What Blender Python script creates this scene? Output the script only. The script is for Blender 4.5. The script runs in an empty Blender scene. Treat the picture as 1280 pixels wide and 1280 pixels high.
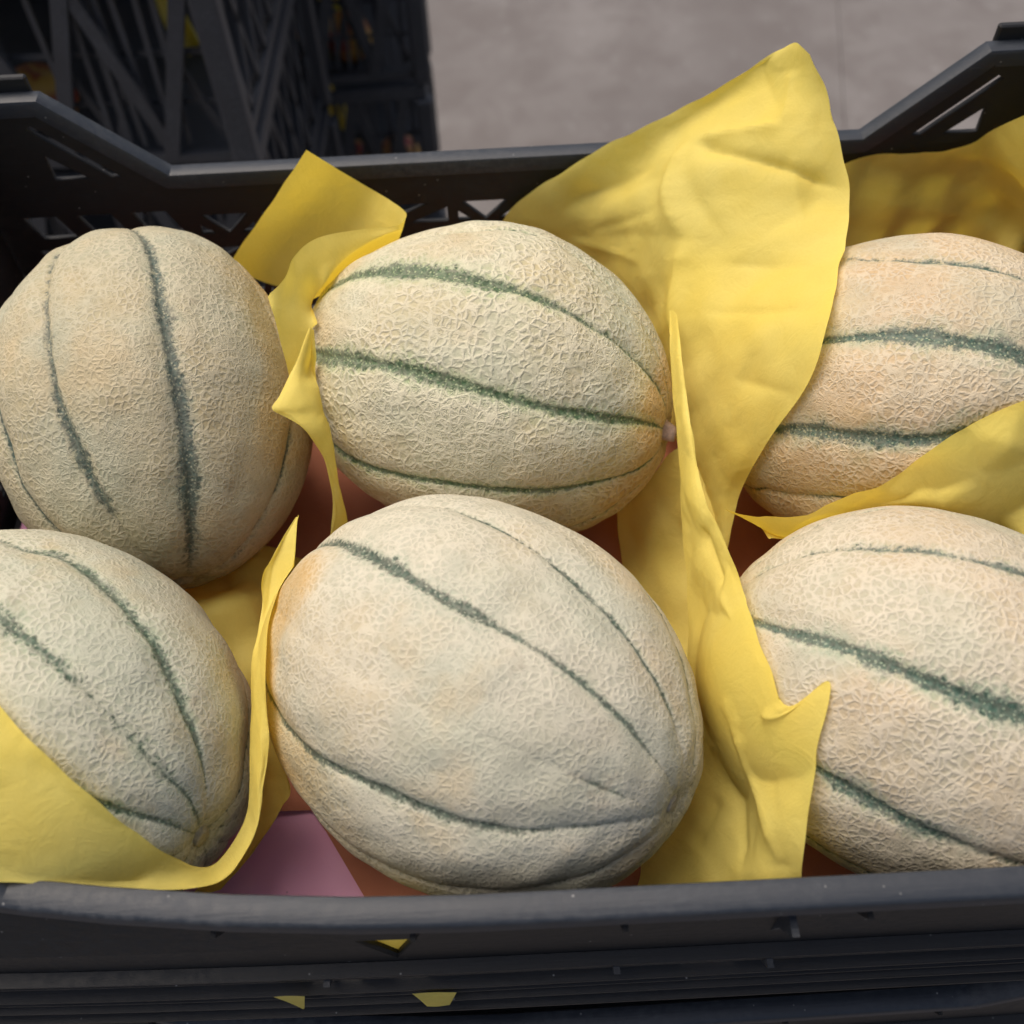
import bpy, bmesh, math, random
import numpy as np
from mathutils import Vector, Matrix
random.seed(7)
RIM = 1.085            # height of the top crate's rim above the floor

# ---------------------------------------------------------------- camera, world, sun, exposure
CAM_LOC=(-0.012000,-0.282500,0.351000);CAM_R=(0.998630,-0.042871,-0.030019);CAM_U=(0.052336,0.818029,0.572790);CAM_F=(0.000000,0.573576,-0.819152)
scene = bpy.context.scene
C = scene.collection
cam = bpy.data.cameras.new('camera'); camo = bpy.data.objects.new('camera', cam); C.objects.link(camo)
cam.sensor_width = 36; cam.lens = 1312.0 / 1280 * 36; cam.clip_start = .01; cam.clip_end = 200
m = Matrix(((CAM_R[0], CAM_U[0], -CAM_F[0]), (CAM_R[1], CAM_U[1], -CAM_F[1]), (CAM_R[2], CAM_U[2], -CAM_F[2])))
camo.matrix_world = Matrix.Translation(Vector(CAM_LOC) + Vector((0, 0, RIM))) @ m.to_4x4()
cam.dof.use_dof = True; cam.dof.focus_distance = .43; cam.dof.aperture_fstop = 9
scene.camera = camo
SUN_EL, SUN_AZ = 66, -48           # degrees; azimuth measured from +y towards +x
w = bpy.data.worlds.new('World'); scene.world = w; w.use_nodes = True
nt = w.node_tree; nt.nodes.clear()
sky = nt.nodes.new('ShaderNodeTexSky'); sky.sky_type = 'NISHITA'; sky.sun_disc = False
sky.sun_elevation = math.radians(SUN_EL); sky.sun_rotation = math.radians(SUN_AZ)
sky.dust_density = 6.0; sky.air_density = 1.0; sky.ozone_density = .6
bg = nt.nodes.new('ShaderNodeBackground'); bg.inputs[1].default_value = .105
wo = nt.nodes.new('ShaderNodeOutputWorld')
nt.links.new(sky.outputs[0], bg.inputs[0]); nt.links.new(bg.outputs[0], wo.inputs[0])
sl = bpy.data.lights.new('sun', 'SUN'); sl.energy = 1.7; sl.angle = math.radians(45); sl.color = (1, .90, .78)
so = bpy.data.objects.new('sun', sl); C.objects.link(so)
sd = Vector((math.sin(math.radians(SUN_AZ)) * math.cos(math.radians(SUN_EL)), math.cos(math.radians(SUN_AZ)) * math.cos(math.radians(SUN_EL)), math.sin(math.radians(SUN_EL))))
so.rotation_euler = sd.to_track_quat('Z', 'Y').to_euler()
vs = scene.view_settings; vs.view_transform = 'Standard'; vs.look = 'None'; vs.gamma = 1; vs.exposure = 0.40

MELONS={
 1:dict(c=(-0.1833,0.0568,-0.0308),ax=(0.1892,-0.9021,-0.3878),a=0.0881,b=0.0737,st=[[[140.4,-112.0],[105.3,-110.5],[80.5,-110.5],[60.3,-110.9],[40.4,-110.7],[24.0,-112.3]],[[131.2,-67.6],[104.8,-70.3],[85.2,-70.6],[64.3,-72.1],[46.4,-72.0]],[[75.7,-40.1],[63.9,-37.2],[51.1,-36.4]],[[66.8,-157.1],[54.3,-158.4],[40.3,-157.4]]]),
 2:dict(c=(-0.0224,0.0603,-0.0306),ax=(0.9349,-0.3542,-0.0207),a=0.0910,b=0.0747,st=[[[143.3,-90.3],[117.6,-85.6],[97.1,-85.0],[76.7,-85.0],[54.5,-84.6],[35.4,-88.5],[19.2,-91.1]],[[133.9,-46.5],[106.8,-48.8],[83.6,-49.5],[61.4,-48.3],[40.9,-48.5],[16.8,-52.7]],[[120.8,-7.1],[103.4,-10.4],[84.0,-12.8],[64.0,-13.9],[44.6,-13.4],[21.4,-5.5]],[[97.0,-116.3],[78.4,-119.4],[59.2,-117.3],[42.0,-118.8],[20.8,-112.6]]]),
 3:dict(c=(0.1704,0.0333,-0.0232),ax=(0.7075,-0.4468,0.5475),a=0.0891,b=0.0735,st=[[[91.7,-98.3],[76.4,-96.6],[59.7,-97.8],[42.9,-104.3]],[[88.0,-60.1],[75.3,-61.4],[63.5,-61.5],[49.4,-58.8],[36.4,-54.4]],[[109.0,-31.8],[92.6,-30.0],[77.4,-27.1],[63.7,-24.6]],[[137.5,7.6],[116.5,-5.1],[103.4,-5.6]]]),
 4:dict(c=(-0.2019,-0.1059,-0.0331),ax=(0.8235,-0.5650,0.0510),a=0.0873,b=0.0747,st=[[[104.1,-124.1],[89.7,-129.6],[70.5,-127.8],[54.0,-126.0],[38.2,-124.9],[19.7,-127.0]],[[84.1,-100.9],[71.9,-101.4],[58.5,-100.2],[41.9,-98.9],[27.9,-98.9],[16.7,-104.6]],[[36.9,-71.8],[27.2,-73.1],[16.0,-76.5]],[[29.9,176.3],[23.5,177.7],[16.7,173.2]]]),
 5:dict(c=(-0.0298,-0.1022,-0.0318),ax=(0.7836,-0.5981,0.1681),a=0.0905,b=0.0745,st=[[[133.6,-93.0],[108.6,-90.0],[85.6,-88.8],[67.1,-89.9],[52.1,-90.6],[33.7,-91.3],[22.1,-90.6]],[[113.0,-118.4],[91.1,-118.7],[72.8,-119.5],[57.6,-119.6],[41.4,-119.3],[23.6,-120.7]],[[117.7,-29.1],[98.2,-30.1],[79.7,-32.7],[62.7,-33.2],[48.4,-34.1],[31.4,-37.8],[17.3,-42.4]],[[109.8,-0.9],[88.8,-0.8],[69.1,-1.1],[49.9,-1.8]]]),
 6:dict(c=(0.1467,-0.1138,-0.0340),ax=(0.8933,-0.4392,-0.0955),a=0.0874,b=0.0735,st=[[[141.6,-107.3],[128.4,-104.8],[117.0,-103.9],[102.8,-104.2],[88.7,-106.8]],[[135.8,-64.9],[122.8,-65.3],[107.7,-64.1],[95.6,-63.9],[82.2,-65.3]],[[115.9,-26.7],[104.1,-26.6],[90.7,-25.0],[76.4,-25.2]]]),
}
SHEETS={
 'tall':[
  [[(0.1234,0.1671,0.0712),(0.1260,0.1646,0.0749),(0.1283,0.1609,0.0781),(0.1301,0.1545,0.0792),(0.1320,0.1496,0.0790)],
   [(0.0870,0.1728,0.0420),(0.1044,0.1675,0.0489),(0.1198,0.1554,0.0584),(0.1322,0.1404,0.0651),(0.1403,0.1330,0.0654)],
   [(0.0386,0.1826,0.0079),(0.0686,0.1694,0.0163),(0.0901,0.1404,0.0379),(0.1222,0.1203,0.0488),(0.1471,0.1113,0.0462)],
   [(-0.0079,0.1861,-0.0335),(0.0395,0.1712,-0.0228),(0.0773,0.1237,0.0174),(0.1142,0.1016,0.0328),(0.1469,0.0933,0.0374)],
   [(0.0000,0.1846,-0.0720),(0.0422,0.1652,-0.0543),(0.0745,0.1049,-0.0024),(0.1063,0.0767,0.0206),(0.1348,0.0568,0.0388)],
   [(0.0319,0.1634,-0.1054),(0.0613,0.1394,-0.0801),(0.0723,0.0821,-0.0149),(0.0950,0.0479,0.0148),(0.1206,0.0210,0.0419)],
   [(0.0632,0.1071,-0.0948),(0.0744,0.0885,-0.0715),(0.0730,0.0553,-0.0312),(0.0876,0.0298,-0.0041),(0.1133,0.0048,0.0242)],
   [(0.0761,0.0507,-0.0754),(0.0760,0.0381,-0.0595),(0.0756,0.0228,-0.0403),(0.0853,0.0093,-0.0241),(0.0997,-0.0005,-0.0130)],
   [(0.0795,0.0147,-0.0715),(0.0801,0.0089,-0.0635),(0.0812,0.0006,-0.0519),(0.0853,-0.0052,-0.0442),(0.0922,-0.0055,-0.0413)],
   [(0.0854,-0.0136,-0.0719),(0.0851,-0.0167,-0.0671),(0.0851,-0.0196,-0.0627),(0.0859,-0.0206,-0.0611),(0.0874,-0.0207,-0.0612)]],
  [[(0.0620,0.0525,0.0209),(0.0624,0.0514,0.0224),(0.0632,0.0481,0.0241),(0.0641,0.0446,0.0246)],
   [(0.0609,0.0389,0.0140),(0.0620,0.0360,0.0169),(0.0629,0.0321,0.0199),(0.0638,0.0293,0.0208)],
   [(0.0605,0.0154,0.0038),(0.0615,0.0109,0.0088),(0.0622,0.0069,0.0133),(0.0639,0.0033,0.0148)],
   [(0.0608,-0.0079,-0.0059),(0.0615,-0.0127,0.0012),(0.0621,-0.0175,0.0084),(0.0639,-0.0209,0.0115)],
   [(0.0600,-0.0297,-0.0166),(0.0609,-0.0350,-0.0068),(0.0620,-0.0400,0.0035),(0.0656,-0.0436,0.0094)],
   [(0.0597,-0.0495,-0.0266),(0.0628,-0.0552,-0.0136),(0.0660,-0.0615,-0.0005),(0.0708,-0.0663,0.0078)],
   [(0.0595,-0.0686,-0.0372),(0.0650,-0.0782,-0.0176),(0.0699,-0.0857,-0.0017),(0.0743,-0.0901,0.0086)],
   [(0.0577,-0.0871,-0.0447),(0.0647,-0.1057,-0.0073),(0.0705,-0.1121,0.0047),(0.0761,-0.1162,0.0121)],
   [(0.0571,-0.1042,-0.0545),(0.0652,-0.1225,-0.0132),(0.0723,-0.1286,0.0008),(0.0805,-0.1325,0.0109)],
   [(0.0545,-0.1158,-0.0641),(0.0663,-0.1313,-0.0249),(0.0738,-0.1370,-0.0055),(0.0923,-0.1306,0.0238)],
   [(0.0466,-0.1327,-0.0777),(0.0676,-0.1402,-0.0464),(0.0750,-0.1466,-0.0180),(0.0880,-0.1494,0.0061)],
   [(0.0357,-0.1460,-0.0867),(0.0618,-0.1544,-0.0594),(0.0732,-0.1619,-0.0290),(0.0840,-0.1655,-0.0070)],
   [(0.0329,-0.1591,-0.0919),(0.0554,-0.1680,-0.0699),(0.0698,-0.1761,-0.0415),(0.0823,-0.1789,-0.0215)],
   [(0.0269,-0.1719,-0.0965),(0.0521,-0.1774,-0.0799),(0.0696,-0.1827,-0.0567),(0.0840,-0.1857,-0.0402)]],
 ],
 'backright':[
  [[(0.1648,0.1780,-0.0059),(0.1905,0.1870,-0.0066),(0.2152,0.1870,-0.0031),(0.2361,0.1840,0.0022),(0.2469,0.1780,0.0145),(0.2444,0.1420,0.0491),(0.2685,0.1350,0.0566)],
   [(0.1692,0.1780,-0.0259),(0.1962,0.1870,-0.0294),(0.2221,0.1870,-0.0267),(0.2477,0.1870,-0.0241),(0.2557,0.1760,-0.0065),(0.2480,0.1350,0.0335),(0.2731,0.1280,0.0400)],
   [(0.1740,0.1780,-0.0483),(0.2022,0.1860,-0.0540),(0.2299,0.1870,-0.0538),(0.2565,0.1860,-0.0518),(0.2722,0.1780,-0.0391),(0.2640,0.1350,0.0021),(0.2882,0.1300,0.0070)],
   [(0.1797,0.1760,-0.0765),(0.2097,0.1840,-0.0858),(0.2391,0.1860,-0.0865),(0.2684,0.1860,-0.0885),(0.2685,0.1500,-0.0533),(0.3083,0.1760,-0.0762),(0.3420,0.1760,-0.0785)]],
 ],
 'divider':[
  [[(0.0776,-0.0301,-0.0141),(0.0915,-0.0362,-0.0120),(0.1069,-0.0392,-0.0085),(0.1209,-0.0378,-0.0032),(0.1431,-0.0343,0.0093),(0.1610,-0.0307,0.0274),(0.1777,-0.0268,0.0368),(0.1998,-0.0211,0.0402),(0.2326,-0.0161,0.0403)],
   [(0.0849,-0.0315,-0.0193),(0.0965,-0.0367,-0.0188),(0.1119,-0.0386,-0.0163),(0.1275,-0.0382,-0.0106),(0.1477,-0.0378,0.0011),(0.1640,-0.0380,0.0161),(0.1811,-0.0376,0.0218),(0.2025,-0.0348,0.0216),(0.2341,-0.0335,0.0223)],
   [(0.0939,-0.0344,-0.0249),(0.1023,-0.0370,-0.0268),(0.1185,-0.0348,-0.0279),(0.1356,-0.0339,-0.0265),(0.1534,-0.0416,-0.0110),(0.1705,-0.0448,-0.0052),(0.1888,-0.0451,-0.0035),(0.2068,-0.0474,-0.0002),(0.2339,-0.0530,0.0063)],
   [(0.0965,-0.0411,-0.0232),(0.1060,-0.0392,-0.0302),(0.1248,-0.0318,-0.0470),(0.1588,-0.0055,-0.0878),(0.1822,-0.0097,-0.0837),(0.1975,-0.0209,-0.0680),(0.1963,-0.0511,-0.0281),(0.2034,-0.0642,-0.0143),(0.2181,-0.0773,-0.0068)]],
 ],
 'backleft':[
  [[(-0.1029,0.1600,0.0359),(-0.0891,0.1630,0.0207),(-0.0730,0.1580,0.0109),(-0.0594,0.1400,0.0136),(-0.0555,0.1280,0.0187),(-0.0600,0.1180,0.0214),(-0.0761,0.1100,0.0268),(-0.0929,0.0980,0.0334),(-0.1017,0.0850,0.0354),(-0.1046,0.0700,0.0365),(-0.1133,0.0620,0.0333)],
   [(-0.1194,0.1600,0.0148),(-0.1063,0.1630,-0.0004),(-0.0875,0.1580,-0.0089),(-0.0650,0.1400,0.0010),(-0.0598,0.1280,0.0082),(-0.0626,0.1150,0.0154),(-0.0770,0.1050,0.0192),(-0.0910,0.0920,0.0253),(-0.0994,0.0800,0.0271),(-0.1041,0.0680,0.0275),(-0.1115,0.0550,0.0276)],
   [(-0.1370,0.1580,-0.0062),(-0.1226,0.1600,-0.0205),(-0.1008,0.1550,-0.0270),(-0.0757,0.1420,-0.0184),(-0.0707,0.1320,-0.0141),(-0.0769,0.1200,-0.0083),(-0.0852,0.1050,0.0033),(-0.0907,0.0845,0.0160),(-0.0983,0.0780,0.0127),(-0.1020,0.0620,0.0200),(-0.1104,0.0500,0.0178)],
   [(-0.1555,0.1520,-0.0262),(-0.1407,0.1550,-0.0424),(-0.1150,0.1500,-0.0471),(-0.0910,0.1400,-0.0366),(-0.0852,0.1320,-0.0341),(-0.0882,0.1200,-0.0248),(-0.0918,0.1050,-0.0135),(-0.0948,0.0920,-0.0051),(-0.0936,0.0613,0.0167),(-0.0980,0.0580,0.0132),(-0.1081,0.0400,0.0041)]],
  [[(-0.0965,0.0500,0.0237),(-0.0957,0.0500,0.0241),(-0.0951,0.0500,0.0236),(-0.0946,0.0500,0.0226)],
   [(-0.1044,0.0364,0.0140),(-0.1012,0.0380,0.0130),(-0.0987,0.0434,0.0080),(-0.0945,0.0410,0.0083)],
   [(-0.1083,0.0195,0.0155),(-0.1026,0.0223,0.0140),(-0.0980,0.0282,0.0080),(-0.0936,0.0326,0.0027)],
   [(-0.1109,0.0121,0.0160),(-0.1041,0.0142,0.0140),(-0.0978,0.0199,0.0080),(-0.0930,0.0282,-0.0015)],
   [(-0.1068,0.0104,0.0125),(-0.1013,0.0126,0.0100),(-0.0964,0.0169,0.0050),(-0.0924,0.0251,-0.0050)],
   [(-0.0982,0.0059,0.0060),(-0.0956,0.0078,0.0040),(-0.0932,0.0118,0.0000),(-0.0911,0.0183,-0.0080)],
   [(-0.0943,0.0063,-0.0080),(-0.0929,0.0069,-0.0100),(-0.0913,0.0078,-0.0130),(-0.0901,0.0093,-0.0180)],
   [(-0.0930,0.0028,-0.0240),(-0.0923,0.0034,-0.0260),(-0.0911,0.0030,-0.0280),(-0.0896,0.0031,-0.0320)],
   [(-0.0943,-0.0035,-0.0400),(-0.0932,-0.0026,-0.0420),(-0.0913,-0.0022,-0.0440),(-0.0891,-0.0005,-0.0480)],
   [(-0.0987,-0.0121,-0.0600),(-0.0961,-0.0122,-0.0600),(-0.0927,-0.0112,-0.0620),(-0.0881,-0.0102,-0.0640)]],
 ],
 'frontleft':[
  [[(-0.1001,-0.0356,0.0031),(-0.0996,-0.0357,0.0037),(-0.0991,-0.0360,0.0047),(-0.0985,-0.0368,0.0058)],
   [(-0.1120,-0.0521,-0.0062),(-0.1089,-0.0522,-0.0052),(-0.1052,-0.0532,-0.0033),(-0.1010,-0.0553,-0.0011)],
   [(-0.1144,-0.0723,-0.0121),(-0.1114,-0.0734,-0.0104),(-0.1079,-0.0756,-0.0070),(-0.1037,-0.0795,0.0008)],
   [(-0.1155,-0.0979,-0.0169),(-0.1124,-0.0993,-0.0145),(-0.1085,-0.1020,-0.0095),(-0.1040,-0.1067,-0.0003)],
   [(-0.1148,-0.1223,-0.0217),(-0.1117,-0.1241,-0.0192),(-0.1085,-0.1261,-0.0164),(-0.1058,-0.1277,-0.0143)],
   [(-0.1156,-0.1426,-0.0298),(-0.1132,-0.1423,-0.0269),(-0.1106,-0.1424,-0.0235),(-0.1087,-0.1415,-0.0211)],
   [(-0.1203,-0.1529,-0.0352),(-0.1176,-0.1533,-0.0326),(-0.1146,-0.1542,-0.0294),(-0.1119,-0.1549,-0.0268)],
   [(-0.1295,-0.1641,-0.0335),(-0.1270,-0.1654,-0.0335),(-0.1238,-0.1674,-0.0311),(-0.1206,-0.1693,-0.0282)],
   [(-0.1396,-0.1647,-0.0093),(-0.1374,-0.1679,-0.0173),(-0.1346,-0.1704,-0.0215),(-0.1306,-0.1748,-0.0216)],
   [(-0.1510,-0.1581,0.0171),(-0.1518,-0.1647,0.0075),(-0.1527,-0.1705,-0.0021),(-0.1512,-0.1776,-0.0092)],
   [(-0.1657,-0.1469,0.0326),(-0.1658,-0.1574,0.0234),(-0.1663,-0.1683,0.0128),(-0.1675,-0.1784,0.0007)],
   [(-0.1847,-0.1284,0.0435),(-0.1829,-0.1450,0.0355),(-0.1829,-0.1639,0.0222),(-0.1844,-0.1782,0.0077)],
   [(-0.2040,-0.1125,0.0530),(-0.2033,-0.1332,0.0427),(-0.2036,-0.1572,0.0285),(-0.2051,-0.1780,0.0135)]],
  [[(-0.1229,-0.0972,-0.0555),(-0.1187,-0.0991,-0.0557),(-0.1159,-0.1055,-0.0578)],
   [(-0.1241,-0.1144,-0.0650),(-0.1157,-0.1143,-0.0647),(-0.1098,-0.1231,-0.0669)],
   [(-0.1267,-0.1249,-0.0735),(-0.1197,-0.1256,-0.0726),(-0.1136,-0.1289,-0.0719)],
   [(-0.1322,-0.1358,-0.0805),(-0.1253,-0.1358,-0.0795),(-0.1195,-0.1361,-0.0774)],
   [(-0.1428,-0.1470,-0.0852),(-0.1353,-0.1471,-0.0842),(-0.1288,-0.1465,-0.0819)],
   [(-0.1512,-0.1589,-0.0875),(-0.1451,-0.1587,-0.0869),(-0.1389,-0.1576,-0.0853)]],
 ],
 'underleft':[
  [[(-0.1811,0.0205,-0.0950),(-0.1544,0.0181,-0.0880),(-0.1353,0.0170,-0.0940),(-0.1180,0.0113,-0.1020)],
   [(-0.1793,-0.0112,-0.0900),(-0.1525,-0.0165,-0.0800),(-0.1337,-0.0139,-0.0900),(-0.1224,-0.0122,-0.1020)],
   [(-0.1724,-0.0371,-0.0920),(-0.1486,-0.0428,-0.0840),(-0.1343,-0.0383,-0.0940),(-0.1247,-0.0363,-0.1030)],
   [(-0.1624,-0.0682,-0.0980),(-0.1455,-0.0719,-0.0920),(-0.1322,-0.0699,-0.0980),(-0.1261,-0.0696,-0.1040)]],
 ],
 'underright':[
  [[(0.0400,0.0198,-0.0750),(0.0529,0.0202,-0.0600),(0.0698,0.0270,-0.0450),(0.0888,0.0257,-0.0450)],
   [(0.0416,0.0037,-0.0980),(0.0524,0.0031,-0.0800),(0.0677,0.0002,-0.0600),(0.0854,-0.0044,-0.0550)],
   [(0.0436,-0.0176,-0.1020),(0.0565,-0.0187,-0.0900),(0.0699,-0.0236,-0.0760),(0.0855,-0.0282,-0.0700)],
   [(0.0468,-0.0437,-0.1040),(0.0608,-0.0493,-0.0950),(0.0724,-0.0532,-0.0850),(0.0841,-0.0556,-0.0780)],
   [(0.0543,-0.0773,-0.1050),(0.0683,-0.0804,-0.1000),(0.0759,-0.0845,-0.0920),(0.0816,-0.0880,-0.0850)]],
 ],
}
CREASES={'tall':{0:[(1.83,1.58,2.50,3.92,0.005,0.0035),(1.83,1.58,1.58,2.75,-0.0042,0.0035),(1.58,2.75,0.58,2.25,-0.002,0.004),(1.83,1.58,3.50,2.50,0.0015,0.003),(3.33,1.00,2.92,1.75,0.0012,0.003),(7.00,3.00,5.25,3.33,0.0015,0.004),(1.83,1.50,3.50,2.08,-0.0055,0.006),(3.50,2.08,5.42,2.00,-0.006,0.008),(2.17,1.25,2.92,0.58,0.0018,0.003),(3.92,2.50,4.00,3.75,0.0014,0.003),(3.92,1.58,3.42,0.75,-0.0015,0.003),(5.92,3.08,6.25,4.00,0.0015,0.003),(2.00,3.08,3.25,3.42,-0.0016,0.003),(4.83,2.42,4.75,4.00,0.0016,0.003),(0.17,0.50,1.42,2.67,0.002,0.005),(0.42,4.00,3.58,3.92,0.002,0.006),(2.75,0.42,2.33,1.75,0.002,0.01),(3.42,0.50,3.42,1.92,0.002,0.012),(3.50,2.92,2.58,3.75,0.0015,0.006)],1:[(4.42,1.67,5.67,1.92,0.004,0.005),(5.67,1.92,6.58,2.17,-0.002,0.006),(8.25,1.00,11.83,2.50,-0.003,0.006),(8.92,0.67,11.83,1.67,0.0035,0.005),(8.08,2.00,9.08,2.92,-0.002,0.003),(11.25,0.67,10.17,0.83,0.003,0.005)]},'frontleft':{0:[(10.92,2.25,9.42,1.83,0.0035,0.006),(9.42,1.83,8.50,2.50,0.003,0.005),(10.58,0.92,10.08,1.75,0.002,0.008)]}}


# ---------------------------------------------------------------- helpers
def mat(name):
    m = bpy.data.materials.new(name); m.use_nodes = True
    nt = m.node_tree; nt.nodes.clear()
    return m, nt
class N:
    """small node-graph writer"""
    def __init__(s, nt): s.nt = nt
    def n(s, t, **k):
        o = s.nt.nodes.new(t)
        for a, b in k.items(): setattr(o, a, b)
        return o
    def set(s, o, i, v):
        if isinstance(v, bpy.types.NodeSocket): s.nt.links.new(v, o.inputs[i])
        elif v is not None: o.inputs[i].default_value = v
    def math(s, op, a, b=None, c=None, clamp=False):
        o = s.n('ShaderNodeMath', operation=op); o.use_clamp = clamp
        s.set(o, 0, a); s.set(o, 1, b); s.set(o, 2, c); return o.outputs[0]
    def mix(s, f, a, b, mode='MIX'):
        o = s.n('ShaderNodeMix', data_type='RGBA', blend_type=mode)
        s.set(o, 0, f)
        for i, v in ((6, a), (7, b)):
            if isinstance(v, tuple): v = (*v, 1) if len(v) == 3 else v
            s.set(o, i, v)
        return o.outputs[2]
    def noise(s, vec, scale, detail=3, rough=.5, out=0, dist=0):
        o = s.n('ShaderNodeTexNoise'); s.set(o, 'Vector', vec); s.set(o, 'Scale', scale); s.set(o, 'Detail', detail)
        s.set(o, 'Roughness', rough); s.set(o, 'Distortion', dist); return o.outputs[out]
    def vor(s, vec, scale, feature='DISTANCE_TO_EDGE', rnd=1):
        o = s.n('ShaderNodeTexVoronoi', feature=feature); s.set(o, 'Vector', vec); s.set(o, 'Scale', scale); s.set(o, 'Randomness', rnd)
        return o.outputs['Distance']
    def ramp(s, v, lo, hi, a=0., b=1., smooth=True):
        o = s.n('ShaderNodeMapRange'); o.interpolation_type = 'SMOOTHSTEP' if smooth else 'LINEAR'
        s.set(o, 0, v); s.set(o, 1, lo); s.set(o, 2, hi); s.set(o, 3, a); s.set(o, 4, b); return o.outputs[0]
    def attr(s, name):
        o = s.n('ShaderNodeAttribute', attribute_name=name); return o.outputs['Fac']
    def vmath(s, op, a, b=None):
        o = s.n('ShaderNodeVectorMath', operation=op); s.set(o, 0, a); s.set(o, 1, b); return o.outputs[0]
    def bump(s, h, strength, dist, nrm=None):
        o = s.n('ShaderNodeBump'); s.set(o, 'Height', h); s.set(o, 'Strength', strength); s.set(o, 'Distance', dist)
        if nrm is not None: s.set(o, 'Normal', nrm)
        return o.outputs[0]
    def bsdf(s, col, rough, nrm=None, spec=.5, sub=None):
        o = s.n('ShaderNodeBsdfPrincipled')
        s.set(o, 'Base Color', (*col, 1) if isinstance(col, tuple) else col); s.set(o, 'Roughness', rough); s.set(o, 'Specular IOR Level', spec)
        if nrm is not None: s.set(o, 'Normal', nrm)
        return o.outputs[0]
    def out(s, sh):
        o = s.n('ShaderNodeOutputMaterial'); s.nt.links.new(sh, o.inputs[0])
    def obj(s): return s.n('ShaderNodeTexCoord').outputs['Object']
    def geo(s): return s.n('ShaderNodeNewGeometry').outputs['Position']

def tag(o, label=None, cat=None, group=None, kind=None):
    if label: o['label'] = label
    if cat: o['category'] = cat
    if group: o['group'] = group
    if kind: o['kind'] = kind
    return o
def empty(name, loc, rz=0):
    o = bpy.data.objects.new(name, None); C.objects.link(o); o.location = loc; o.rotation_euler = (0, 0, rz); o.empty_display_size = .05
    return o
def link_mesh(name, me, material, parent=None, smooth=False):
    o = bpy.data.objects.new(name, me); C.objects.link(o)
    if material: me.materials.append(material)
    if parent: o.parent = parent
    if smooth: me.polygons.foreach_set('use_smooth', [True] * len(me.polygons))
    return o
def from_bm(name, bm, material, parent=None, smooth=False):
    me = bpy.data.meshes.new(name); bm.normal_update(); bm.to_mesh(me); bm.free()
    return link_mesh(name, me, material, parent, smooth)
def copy_tree(o, parent=None):
    c = o.copy(); C.objects.link(c); c.parent = parent
    for ch in o.children: copy_tree(ch, c)
    return c

# ---------------------------------------------------------------- materials
def plastic_mat(name, col, dust, rough=.42, dustcol=(.16, .165, .17)):
    m, nt = mat(name); g = N(nt); P = g.obj()
    big = g.noise(P, 9, 4, .6); fine = g.noise(P, 260, 4, .7)
    st = g.n('ShaderNodeMapping'); g.set(st, 'Vector', P); st.inputs['Scale'].default_value = (14, 160, 160)
    scr = g.noise(st.outputs[0], 3, 5, .65)
    d = g.math('MULTIPLY', g.ramp(big, .38, .72), g.ramp(fine, .35, .75))
    d = g.math('ADD', d, g.math('MULTIPLY', g.ramp(scr, .58, .72), .55))
    speck = g.ramp(g.vor(P, 150, 'F1'), .02, .09, 1, 0)
    speck = g.math('MULTIPLY', speck, g.ramp(g.noise(P, 70, 2), .50, .60))
    c = g.mix(g.math('MULTIPLY', d, dust, clamp=True), col, dustcol)
    c = g.mix(g.math('MULTIPLY', speck, .75), c, (.38, .37, .35))
    r = g.math('ADD', g.math('MULTIPLY', d, .25), rough)
    nb = g.bump(g.math('ADD', fine, g.math('MULTIPLY', scr, 1.5)), .25, .0006)
    g.out(g.bsdf(c, r, nb)); return m
M_CR = plastic_mat('black_plastic', (.0045, .0048, .0055), .10, .60)
M_RIM = plastic_mat('black_plastic_worn', (.017, .022, .030), .26, .50)
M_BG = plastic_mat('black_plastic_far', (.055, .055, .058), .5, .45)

def paper_mat():
    m, nt = mat('yellow_paper'); g = N(nt); P = g.geo()
    n1 = g.noise(P, 14, 4, .6); n2 = g.noise(P, 900, 3, .6)
    c = g.mix(g.ramp(n1, .3, .7), (.92, .75, .16), (.94, .80, .22))
    c = g.mix(g.math('MULTIPLY', g.ramp(n2, .35, .75), .12), c, (.70, .57, .09))
    wr = g.noise(P, 75, 5, .55, dist=1.5)
    wv = g.vmath('SCALE', g.vmath('SUBTRACT', g.noise(P, 26, 2, .5, out=1), (.5, .5, .5))); wv.node.inputs[3].default_value = .03
    PW = g.vmath('ADD', P, wv)
    cr1 = g.math('MULTIPLY', g.vor(PW, 22, 'F1'), g.ramp(g.noise(P, 9, 2), .40, .62)); cr2 = g.math('MULTIPLY', g.vor(PW, 62, 'F1'), g.ramp(g.noise(P, 17, 2), .46, .66))
    crs = g.math('ADD', g.math('MULTIPLY', cr1, 1.2), g.math('MULTIPLY', cr2, .45))
    nb = g.bump(g.math('ADD', g.math('ADD', g.math('MULTIPLY', wr, .5), crs), g.math('MULTIPLY', n2, .08)), .30, .0035)
    d = g.bsdf(c, .62, nb, .25)
    t = g.n('ShaderNodeBsdfTranslucent'); g.set(t, 0, g.mix(1, c, (.98, .88, .36), 'MULTIPLY')); g.set(t, 'Normal', nb)
    mx = g.n('ShaderNodeMixShader'); mx.inputs[0].default_value = .40
    nt.links.new(d, mx.inputs[1]); nt.links.new(t.outputs[0], mx.inputs[2]); g.out(mx.outputs[0]); return m
M_PAPER = paper_mat()

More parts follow.
